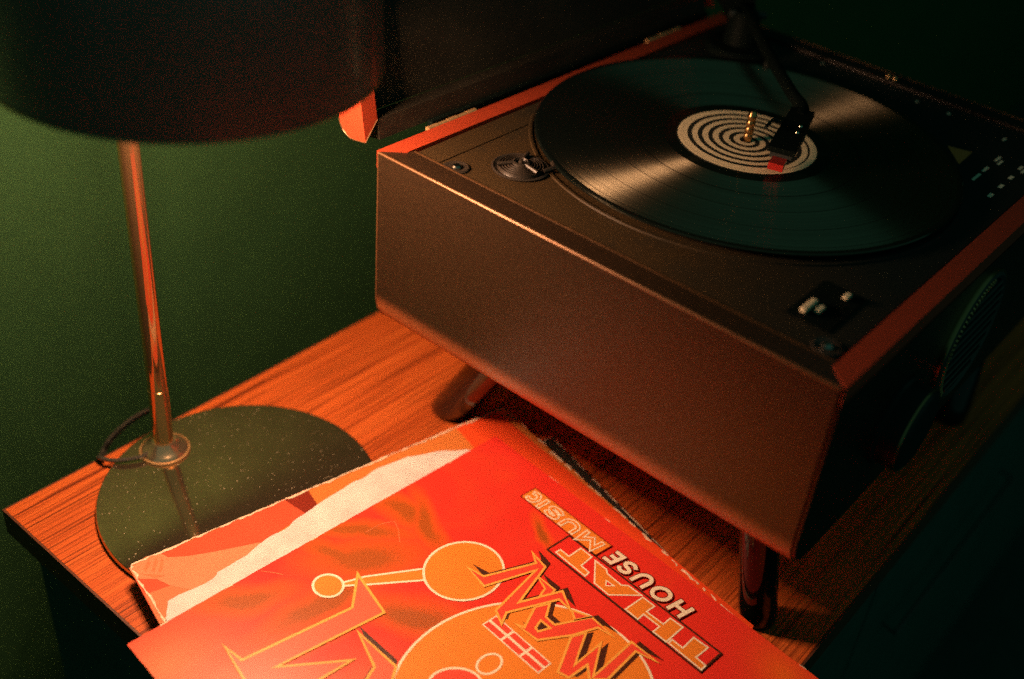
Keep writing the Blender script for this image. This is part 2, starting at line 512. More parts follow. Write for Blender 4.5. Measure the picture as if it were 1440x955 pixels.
# deck: two sunk plates with a joint between them
DZ = ZT - 0.0014
dk0, dk1 = FX + 0.0190, BX - 0.0190
YJ = -0.1635
bm = box_bm(dk0, dk1, YJ + 0.0004, YL - RW - 0.0012, ZT - 0.0088, DZ)
rpp('deck_plate', bm, DECK, bevel=0.0007)
bm = box_bm(dk0, dk1, YR + RW + 0.0012, YJ - 0.0004, ZT - 0.0088, DZ)
dp = rpp('deck_plate', bm, DECK, bevel=0.0007)
dp2 = rpp('deck_edge', box_bm(dk0 - 0.0004, dk0 + 0.0010, YR + RW + 0.0014, YL - RW - 0.0014, DZ - 0.002, ZT + 0.0002), PIPE)
rpp('back_strip', prism_bm([(BX - 0.0014, YL - 0.0030), (BX - RW, YL - RW - 0.0015), (BX - 0.0182, YL - RW - 0.0015), (BX - 0.0182, YR + RW + 0.0015), (BX - RW, YR + RW + 0.0015), (BX - 0.0014, YR + 0.0030)], 'z', ZT - 0.004, ZT + 0.0006), STRIP)
rpp('back_edge', box_bm(BX - 0.0012, BX + 0.0004, YR + 0.0034, YL - 0.0034, ZT - 0.0010, ZT + 0.0009), PIPE)
for y in (-0.2985, -0.3045):
    rpp('back_stud', lathe_bm([(0, 0), (0.0016, 0), (0.0016, 0.002), (0.0008, 0.003), (0, 0.003)], 12, center=(BX - 0.0120, y, ZT)), BRASS, smooth=True)
# corner screws in dished washers
for x, y in ((0.2579, -0.1760), (0.2623, -0.4479), (0.637, -0.1760), (0.637, -0.4479)):
    d = rpp('screw_cup', lathe_bm([(0.0068, 0), (0.0085, 0), (0.0088, 0.0008), (0.0080, 0.0014), (0.0062, 0.0010), (0.0040, 0.0003), (0.0, 0.0003)], 28, center=(x, y, DZ)), DARKRING, smooth=True)
    s_ = lathe_bm([(0, 0.0004), (0.0034, 0.0004), (0.0034, 0.0016), (0.0024, 0.0026), (0, 0.0029)], 20, center=(x, y, DZ))
    rpp('screw', s_, STEEL, parent=d, smooth=True)
# 45 rpm adaptor seated in a dished recess
AX = (0.2905, -0.2035)
d = rpp('adaptor_seat', lathe_bm([(0.0165, 0.0), (0.0190, 0.0002), (0.0196, 0.0012), (0.0184, 0.0018), (0.0172, 0.0010), (0.0160, 0.0004), (0.0, 0.0004)], 48, center=(AX[0], AX[1], DZ)), DARKRING, smooth=True)
pr = []
for k in range(5):
    r = 0.0155 - k * 0.0019
    pr += [(r, 0.0010 + k * 0.0003), (r - 0.0004, 0.0030 + k * 0.0003), (r - 0.0010, 0.0030 + k * 0.0003), (r - 0.0014, 0.0014 + k * 0.0003)]
rpp('adaptor_ring', lathe_bm([(0.0157, 0.0006)] + pr + [(0.0060, 0.003)], 48, center=(AX[0], AX[1], DZ)), DARKRING, parent=d, smooth=True)
rpp('adaptor_hub', lathe_bm([(0.0065, 0.002), (0.0060, 0.0052), (0.0046, 0.0058), (0.0040, 0.0040), (0.0018, 0.0040), (0.0016, 0.0062), (0, 0.0066)], 24, center=(AX[0], AX[1], DZ)), DARKRING, parent=d, smooth=True)
for k in range(3):
    a = 0.4 + k * 2 * PI / 3
    rpp('adaptor_arm', tube_bm([(AX[0] + 0.005 * math.cos(a), AX[1] + 0.005 * math.sin(a), DZ + 0.0048), (AX[0] + 0.016 * math.cos(a), AX[1] + 0.016 * math.sin(a), DZ + 0.0040)], 0.0014, 8), DARKRING, parent=d, smooth=True)
rpp('latch_tongue', tube_bm([(0.2960, -0.2185, DZ + 0.002), (0.3045, -0.2210, DZ + 0.003), (0.3085, -0.2160, DZ + 0.003)], 0.0018, 8), DARKRING, smooth=True)

# platter, spindle
RC = (0.4418, -0.2865)
RZ = 0.2556
PL = rpp('platter', lathe_bm([(0, DZ + 0.0002), (0.1440, DZ + 0.0002), (0.1452, DZ + 0.0006), (0.1452, RZ - 0.0008), (0.1446, RZ - 0.0002), (0, RZ - 0.0002)], 160, center=(RC[0], RC[1], 0)), GLOSSBLACK, smooth=True)
sp = [(0, RZ), (0.0030, RZ)]
for k in range(4):
    z = RZ + 0.004 + k * 0.0050
    sp += [(0.0028, z), (0.0033, z + 0.0008), (0.0033, z + 0.0032), (0.0028, z + 0.0040)]
sp += [(0.0026, RZ + 0.0240), (0.0018, RZ + 0.0252), (0, RZ + 0.0256)]
rpp('spindle', lathe_bm(sp, 24, center=(RC[0], RC[1], 0)), SPINDLE, parent=None, smooth=True)

rpp('platter_trim', lathe_bm([(0.1512, DZ - 0.0003), (0.1512, DZ + 0.0008), (0.1520, DZ + 0.0012), (0.1536, DZ + 0.0010), (0.1542, DZ - 0.0003)], 160, center=(RC[0] - 0.0045, RC[1] - 0.0015, 0), close=True), DECK, smooth=True)
# tonearm: pivot at the far back, S-bend, headshell over the label
ta = rpp('tonearm', tube_bm(curve_pts([(0.618, -0.164, 0.284), (0.592, -0.192, 0.284), (0.54, -0.243, 0.281), (0.500, -0.285, 0.278), (0.487, -0.302, 0.276), (0.472, -0.3085, 0.2745)], 8), 0.0046, 14), ARMBLACK, smooth=True)
def tap(name, bm, m, **k):
    o = link(name, bm, m, **k)
    o.parent = ta
    return o
rpp('tonearm_base', lathe_bm([(0, DZ), (0.030, DZ), (0.030, DZ + 0.004), (0.028, DZ + 0.006), (0.015, DZ + 0.007), (0.013, DZ + 0.030), (0.010, DZ + 0.034), (0, DZ + 0.034)], 40, center=(0.600, -0.183, 0)), ARMBLACK, smooth=True)
tap('counterweight', tube_bm([(0.612, -0.170, 0.284), (0.634, -0.147, 0.285)], 0.0135, 24), ARMBLACK, smooth=True)
tap('pivot_bearing', tube_bm([(0.611, -0.196, 0.284), (0.589, -0.174, 0.284)], 0.0032, 12), RUBBER, smooth=True)
tap('arm_rest', tube_bm([(0.574, -0.225, DZ), (0.574, -0.225, 0.275)], 0.003, 10), GLOSSBLACK, smooth=True)
# headshell, cartridge, stylus and finger lift
HD = Vector((-0.958, -0.287, 0)).normalized()
HN = Vector((-HD.y, HD.x, 0))
def hs(x, y, z):
    p = Vector((0.472, -0.3085, 0)) + HD * x + HN * y
    return (p.x, p.y, z)
def slab(u0, u1, w0, w1, z0, z1, z0b=None, z1b=None):
    bm = bmesh.new()
    z0b = z0 if z0b is None else z0b
    z1b = z1 if z1b is None else z1b
    v = [bm.verts.new(hs(*q)) for q in ((u0, -w0, z0), (u1, -w1, z0b), (u1, w1, z0b), (u0, w0, z0), (u0, -w0, z1), (u1, -w1, z1b), (u1, w1, z1b), (u0, w0, z1))]
    for f in ((0, 1, 2, 3), (7, 6, 5, 4), (0, 4, 5, 1), (1, 5, 6, 2), (2, 6, 7, 3), (3, 7, 4, 0)):
        bm.faces.new([v[i] for i in f])
    return bm
hsh = tap('headshell', slab(-0.008, 0.056, 0.0085, 0.0095, 0.2735, 0.2785, 0.2700, 0.2740), ARMBLACK, bevel=0.001)
def hsp(name, bm, m, **k):
    o = link(name, bm, m, **k)
    o.parent = ta
    return o
hsp('cartridge', slab(0.014, 0.054, 0.0085, 0.0075, 0.2650, 0.2736, 0.2655, 0.2705), RUBBER, bevel=0.0008)
hsp('stylus', slab(0.047, 0.067, 0.0050, 0.0052, 0.2632, 0.2662, 0.2625, 0.2675), RED, bevel=0.0006)
hsp('finger_lift', tube_bm(curve_pts([hs(0.020, -0.0090, 0.2765), hs(0.020, -0.014, 0.2770), hs(0.023, -0.0155, 0.2775), hs(0.042, -0.0160, 0.2795)], 6), 0.0012, 8), GLOSSBLACK, smooth=True)
for u in (0.018, 0.028):
    hsp('headshell_screw', lathe_bm([(0, 0), (0.0017, 0), (0.0014, 0.0010), (0, 0.0012)], 12, center=hs(u, 0.004, 0.2778 - u * 0.07)), CHROME, smooth=True)

# controls and printing at the near right of the deck
def lever(x, y, h=0.010, r=0.0028):
    c = rpp('switch_lever', lathe_bm([(0, 0), (0.0052, 0), (0.0052, 0.0012), (0.0030, 0.0020), (r, 0.003), (r, h - 0.001), (r - 0.0008, h), (0, h + 0.0002)], 20, center=(x, y, DZ)), CHROME, smooth=True)
    return c
rpp('switch_plate', box_bm(0.275, 0.323, -0.4420, -0.4140, DZ + 0.0001, DZ + 0.0008), ARMBLACK, bevel=0.0003)
rpp('slider_cap', box_bm(0.2800, 0.2950, -0.4242, -0.4202, DZ + 0.0014, DZ + 0.0046), CREAMCAP, bevel=0.0010, seg=3)
rpp('push_button', box_bm(0.2860, 0.2935, -0.4299, -0.4264, DZ + 0.0014, DZ + 0.0036), CREAMCAP, bevel=0.0008, seg=3)
rpp('push_button', box_bm(0.3110, 0.3175, -0.4347, -0.4312, DZ + 0.0014, DZ + 0.0036), CREAMCAP, bevel=0.0008, seg=3)
def mark(poly, m=None):
    bm = bmesh.new()
    bm.faces.new([bm.verts.new((x, y, DZ + 0.00025)) for x, y in poly])
    return rpp('printed_mark', bm, m or CREAM)
def dash(x, y, lx, ly):
    mark([(x - lx, y - ly), (x + lx, y - ly), (x + lx, y + ly), (x - lx, y + ly)])
mark([(0.5671, -0.3873), (0.5722, -0.4049), (0.5439, -0.4061)], mat('copper_print', (0.80, 0.20, 0.05), 0.4))
for x, y, lx, ly in ((0.6153, -0.4129, .0028, .0010), (0.5770, -0.4228, .0052, .0010), (0.5722, -0.4264, .0046, .0010), (0.5525, -0.4230, .0052, .0011), (0.5349, -0.4232, .0072, .0011),
                     (0.5765, -0.4405, .0036, .0011), (0.5725, -0.4440, .0036, .0011), (0.5546, -0.4414, .0034, .0014), (0.5352, -0.4415, .0036, .0014), (0.5153, -0.4416, .0036, .0015),
                     (0.6250, -0.3632, .0018, .0012), (0.6260, -0.3356, .0016, .0010), (0.6330, -0.2458, .0012, .0010)):
    dash(x, y, lx, ly)

# loudspeaker grille and tuning knob on the near long face
def disc_face(prof, n, x, z):
    bm = lathe_bm(prof, n)
    bmesh.ops.transform(bm, matrix=Matrix.Translation((x, YR, z)) @ Matrix.Rotation(PI / 2, 4, 'X'), verts=bm.verts)
    return bm
GX, GZ = 0.4500, 0.184
g = rpp('speaker_grille', disc_face([(0, 0.0005), (0.043, 0.0005), (0.043, 0.003), (0.0455, 0.0045), (0.048, 0.003), (0.048, 0.0)], 64, GX, GZ), RUBBER, smooth=True)
ring = disc_face([(0.0476, 0.0034), (0.0486, 0.0036), (0.0492, 0.0026), (0.0490, 0.0), (0.0478, 0.0)], 64, GX, GZ)
rpp('grille_ring', ring, DIALGOLD, parent=g, smooth=True)
for k in range(34):
    a = math.radians(90 + k * 4.2)
    bm = box_bm(-0.0016, 0.0016, -0.0006, 0.0006, -0.0007, 0.0007)
    bmesh.ops.transform(bm, matrix=Matrix.Translation((GX + 0.0445 * math.cos(a), YR - 0.0050, GZ + 0.0445 * math.sin(a))) @ Matrix.Rotation(-a, 4, 'Y'), verts=bm.verts)
    rpp('dial_tick', bm, BRASS, parent=g)
for k in range(9):
    z = GZ - 0.034 + k * 0.0085
    hw = math.sqrt(max(0.0, 0.0415 ** 2 - (z - GZ) ** 2))
    rpp('grille_slat', tube_bm([(GX - hw, YR - 0.0040, z), (GX + hw, YR - 0.0040, z)], 0.0012, 8), DARKRING if k < 3 else RUBBER, parent=g, smooth=True)
kn = rpp('tuning_knob', disc_face([(0, 0.018), (0.024, 0.018), (0.027, 0.0165), (0.0285, 0.0150), (0.0285, 0.003), (0.031, 0.0015), (0.031, 0.0)], 48, 0.343, 0.171), GLOSSBLACK, smooth=True)
rpp('knob_ring', disc_face([(0.0276, 0.0160), (0.0285, 0.0164), (0.0289, 0.0152), (0.0278, 0.0150)], 48, 0.343, 0.171), DIALGOLD, parent=kn, smooth=True)

# legs: splayed, glossy, with a metal ferrule line
def leg(top, foot, r0, r1):
    t, f_ = Vector(top), Vector(foot)
    d = (f_ - t)
    bm = bmesh.new()
    n = 28
    rings = []
    for k, (s, r) in enumerate(((0, r0), (0.5, (r0 + r1) / 2), (0.86, r1 * 1.0), (0.96, r1 * 0.96), (1.0, r1 * 0.86))):
        c = t + d * s
        rings.append([bm.verts.new((c.x + r * math.cos(2 * PI * j / n), c.y + r * math.sin(2 * PI * j / n), c.z)) for j in range(n)])
    for a, b_ in zip(rings, rings[1:]):
        for j in range(n):
            bm.faces.new((a[j], a[(j + 1) % n], b_[(j + 1) % n], b_[j]))
    bm.faces.new(rings[0]); bm.faces.new(rings[-1][::-1])
    return bm
LEG = mat('polished_black_leg', (0.006, 0.007, 0.006), 0.10, spec=0.35, rvar=0.03, vscale=70)
rpp('leg', leg((0.283, -0.2150, ZB + 0.004), (0.3085, -0.1410, 0.0), 0.0165, 0.0185), LEG, smooth=True)
rpp('leg', leg((0.276, -0.4300, ZB + 0.004), (0.2975, -0.4430, 0.0), 0.0128, 0.0138), LEG, smooth=True)
rpp('leg', leg((0.640, -0.2150, ZB + 0.004), (0.618, -0.1450, 0.0), 0.0165, 0.0185), LEG, smooth=True)
rpp('leg', leg((0.640, -0.4350, ZB + 0.004), (0.615, -0.4475, 0.0), 0.0150, 0.0165), LEG, smooth=True)

rpp('hinge_board', box_bm(0.290, BX - 0.016, YL + 0.0050, YL + 0.0098, 0.222, ZT + 0.0022), ARMBLACK, bevel=0.001)
# hinge on the far long side
for hx in (0.2825, 0.545):
    h = rpp('hinge', box_bm(hx, hx + 0.049, YL - 0.0002, YL + 0.0012, ZT - 0.018, ZT - 0.0025), BRASS, bevel=0.0002)
    for k in range(5):
        x0 = hx + k * 0.0098
        rpp('knuckle', tube_bm([(x0 + 0.0003, YL + 0.0022, ZT - 0.0006), (x0 + 0.0095, YL + 0.0022, ZT - 0.0006)], 0.0022 if k % 2 == 0 else 0.0019, 14), BRASS, parent=h, smooth=True)

# lid, leaning back on the hinge: a shallow tray whose open side faces the platter
lid = rpp('lid', box_bm(FX + 0.0125, BX - 0.0125, 0.016, 0.0195, 0.0125, 0.3275), LIDIN)
LM = Matrix.Translation((0, -0.1175, ZT + 0.0022)) @ Matrix.Rotation(math.radians(-10), 4, 'X')
lid.matrix_parent_inverse = RPI @ LM
def lidp(name, bm, m, **k):
    o = link(name, bm, m, **k)
    o.parent = lid
    return o
LD, LH = 0.0235, 0.340
outl = [(0.0, 0.0), (LD - 0.013, 0.0)] + [(LD - 0.013 + 0.013 * math.sin(math.radians(a)), 0.013 - 0.013 * math.cos(math.radians(a))) for a in (15, 30, 45, 60, 75, 90)] + [(LD, LH - 0.013)] + [(LD - 0.013 + 0.013 * math.cos(math.radians(a)), LH - 0.013 + 0.013 * math.sin(math.radians(a))) for a in (15, 30, 45, 60, 75, 90)] + [(0.0, LH)]
def cheek(x_out, x_in):
    # mitred so that the inner edge is shorter than the outer one
    bm = bmesh.new()
    a = [bm.verts.new((x_out, y, z)) for y, z in outl]
    k = 0.0125
    b_ = [bm.verts.new((x_in, y, min(max(z, k), LH - k))) for y, z in outl]
    n = len(outl)
    for i in range(n):
        bm.faces.new((a[i], a[(i + 1) % n], b_[(i + 1) % n], b_[i]))
    bm.faces.new(a); bm.faces.new(b_[::-1])
    bmesh.ops.remove_doubles(bm, verts=bm.verts, dist=1e-6)
    return bm
lidp('lid_cheek', cheek(FX, FX + 0.0125), ORANGE)
lidp('lid_cheek', cheek(BX, BX - 0.0125), ORANGE)
lidp('lid_edge', box_bm(FX + 0.0132, BX - 0.0132, 0.0004, 0.0158, -0.0020, 0.0122), LIDIN)
lidp('lid_edge', box_bm(FX + 0.0132, BX - 0.0132, 0.0004, 0.0158, LH - 0.0122, LH - 0.0002), LIDIN)
lidp('lid_cover', box_bm(FX + 0.0130, BX - 0.0130, 0.0198, LD, 0.012, LH - 0.013), BLACK)
# pale edging round the end of the lid
edge_pts = [(FX - 0.0002, y, z) for y, z in outl[:8]]
lidp('lid_piping', tube_bm(edge_pts, 0.0005, 6), PIPE, smooth=True)
lidp('lid_piping', tube_bm([(FX, 0, 0), (FX + 0.0125, 0, 0.0125)], 0.0005, 6), PIPE, smooth=True)

# ------------------------------------------------------------------ the record on the platter
def vinyl():
    m, nt, b = new_mat('vinyl_grooves')
    tc = nt.nodes.new('ShaderNodeTexCoord')
    ln = nt.nodes.new('ShaderNodeVectorMath')
    ln.operation = 'LENGTH'
    nt.links.new(tc.outputs['Object'], ln.inputs[0])
    r = ln.outputs['Value']
    cb = nt.nodes.new('ShaderNodeCombineXYZ')
    nt.links.new(r, cb.inputs[0])
    bands = noise(nt, cb.outputs[0], 900, 3, 0.7)
    wide = noise(nt, cb.outputs[0], 130, 2, 0.6)
    b.inputs['Base Color'].default_value = (*(0.004, 0.006, 0.005), 1)
    tg = nt.nodes.new('ShaderNodeTangent')
    tg.direction_type = 'RADIAL'
    tg.axis = 'Z'
    nt.links.new(tg.outputs[0], b.inputs['Tangent'])
    b.inputs['Anisotropic'].default_value = 1.0
    b.inputs['Anisotropic Rotation'].default_value = 0.25 + 0.026
    # grooved zone versus the smooth run-out and rim
    groove = mth(nt, 'MULTIPLY', mth(nt, 'GREATER_THAN', r, 0.0600), mth(nt, 'LESS_THAN', r, 0.1475))
    rr = mth(nt, 'ADD', 0.38 - 0.07, mth(nt, 'MULTIPLY', bands, 0.14))
    nt.links.new(mth(nt, 'ADD', mth(nt, 'MULTIPLY', rr, groove), mth(nt, 'MULTIPLY', mth(nt, 'SUBTRACT', 1.0, groove), 0.15)), b.inputs['Roughness'])
    # wider, ungrooved gaps between the tracks
    trk = mth(nt, 'FRACT', mth(nt, 'DIVIDE', mth(nt, 'ADD', mth(nt, 'SUBTRACT', r, 0.0600), mth(nt, 'MULTIPLY', wide, 0.006)), 0.0218))
    groove = mth(nt, 'MULTIPLY', groove, mth(nt, 'GREATER_THAN', trk, 0.035))
    lvl = mth(nt, 'MULTIPLY', mth(nt, 'ADD', mth(nt, 'MULTIPLY', bands, 0.9), mth(nt, 'MULTIPLY', wide, 0.8)), 1.4)
    nt.links.new(mth(nt, 'ADD', mth(nt, 'MULTIPLY', lvl, groove), mth(nt, 'MULTIPLY', mth(nt, 'SUBTRACT', 1.0, groove), 0.30)), b.inputs['Specular IOR Level'])
    b.inputs['IOR'].default_value = 2.0
    b.inputs['Specular Tint'].default_value = (1.0, 0.86, 0.58, 1)
    return m
rec = thing('vinyl_record', 'black vinyl record with a black and cream spiral label lying on the platter', 'record', (RC[0], RC[1], RZ))
link('disc', lathe_bm([(0.0036, 0), (0.1512, 0), (0.1520, 0.0006), (0.1520, 0.0014), (0.1512, 0.0021), (0.1492, 0.0022), (0.1477, 0.0019), (0.0560, 0.0019), (0.0545, 0.0021), (0.0036, 0.0021)], 200, close=True), vinyl(), rec, smooth=True)
def label_mat():
    m, nt, b = new_mat('spiral_label')
    tc = nt.nodes.new('ShaderNodeTexCoord')
    sx = nt.nodes.new('ShaderNodeSeparateXYZ')
    nt.links.new(tc.outputs['Object'], sx.inputs[0])
    ln = nt.nodes.new('ShaderNodeVectorMath')
    ln.operation = 'LENGTH'
    nt.links.new(tc.outputs['Object'], ln.inputs[0])
    r = ln.outputs['Value']
    th = mth(nt, 'ARCTAN2', sx.outputs['Y'], sx.outputs['X'])
    ph = mth(nt, 'ADD', mth(nt, 'DIVIDE', r, 0.00745), mth(nt, 'ADD', mth(nt, 'MULTIPLY', th, 1.0 / (2 * PI)), 0.35))
    fr = mth(nt, 'FRACT', mth(nt, 'ADD', ph, 20.0))
    dark = mth(nt, 'MULTIPLY', mth(nt, 'LESS_THAN', fr, 0.45), mth(nt, 'LESS_THAN', r, 0.0450))
    # faint rim text too small to read, as broken grey flecks in the outer band
    flecks = noise(nt, tc.outputs['Object'], 1500, 1)
    band = mth(nt, 'MULTIPLY', mth(nt, 'GREATER_THAN', r, 0.0459), mth(nt, 'LESS_THAN', r, 0.0476))
    fleck = mth(nt, 'MULTIPLY', mth(nt, 'MULTIPLY', band, mth(nt, 'LESS_THAN', sx.outputs['X'], -0.012)), mth(nt, 'GREATER_THAN', flecks, 0.55))
    edge = mth(nt, 'GREATER_THAN', r, 0.0498)
    c = mixc(nt, mth(nt, 'MULTIPLY', fleck, 0.35), (0.9, 0.71, 0.45), (0.15, 0.10, 0.06))
    c = mixc(nt, mth(nt, 'MAXIMUM', dark, edge), c, (0.020, 0.022, 0.018))
    nt.links.new(c, b.inputs['Base Color'])
    b.inputs['Roughness'].default_value = 0.62
    b.inputs['Specular IOR Level'].default_value = 0.25
    return m
link('label', lathe_bm([(0.0037, 0.0020), (0.0508, 0.0020), (0.0508, 0.00225), (0.0037, 0.00225)], 96, close=True), label_mat(), rec, smooth=True)

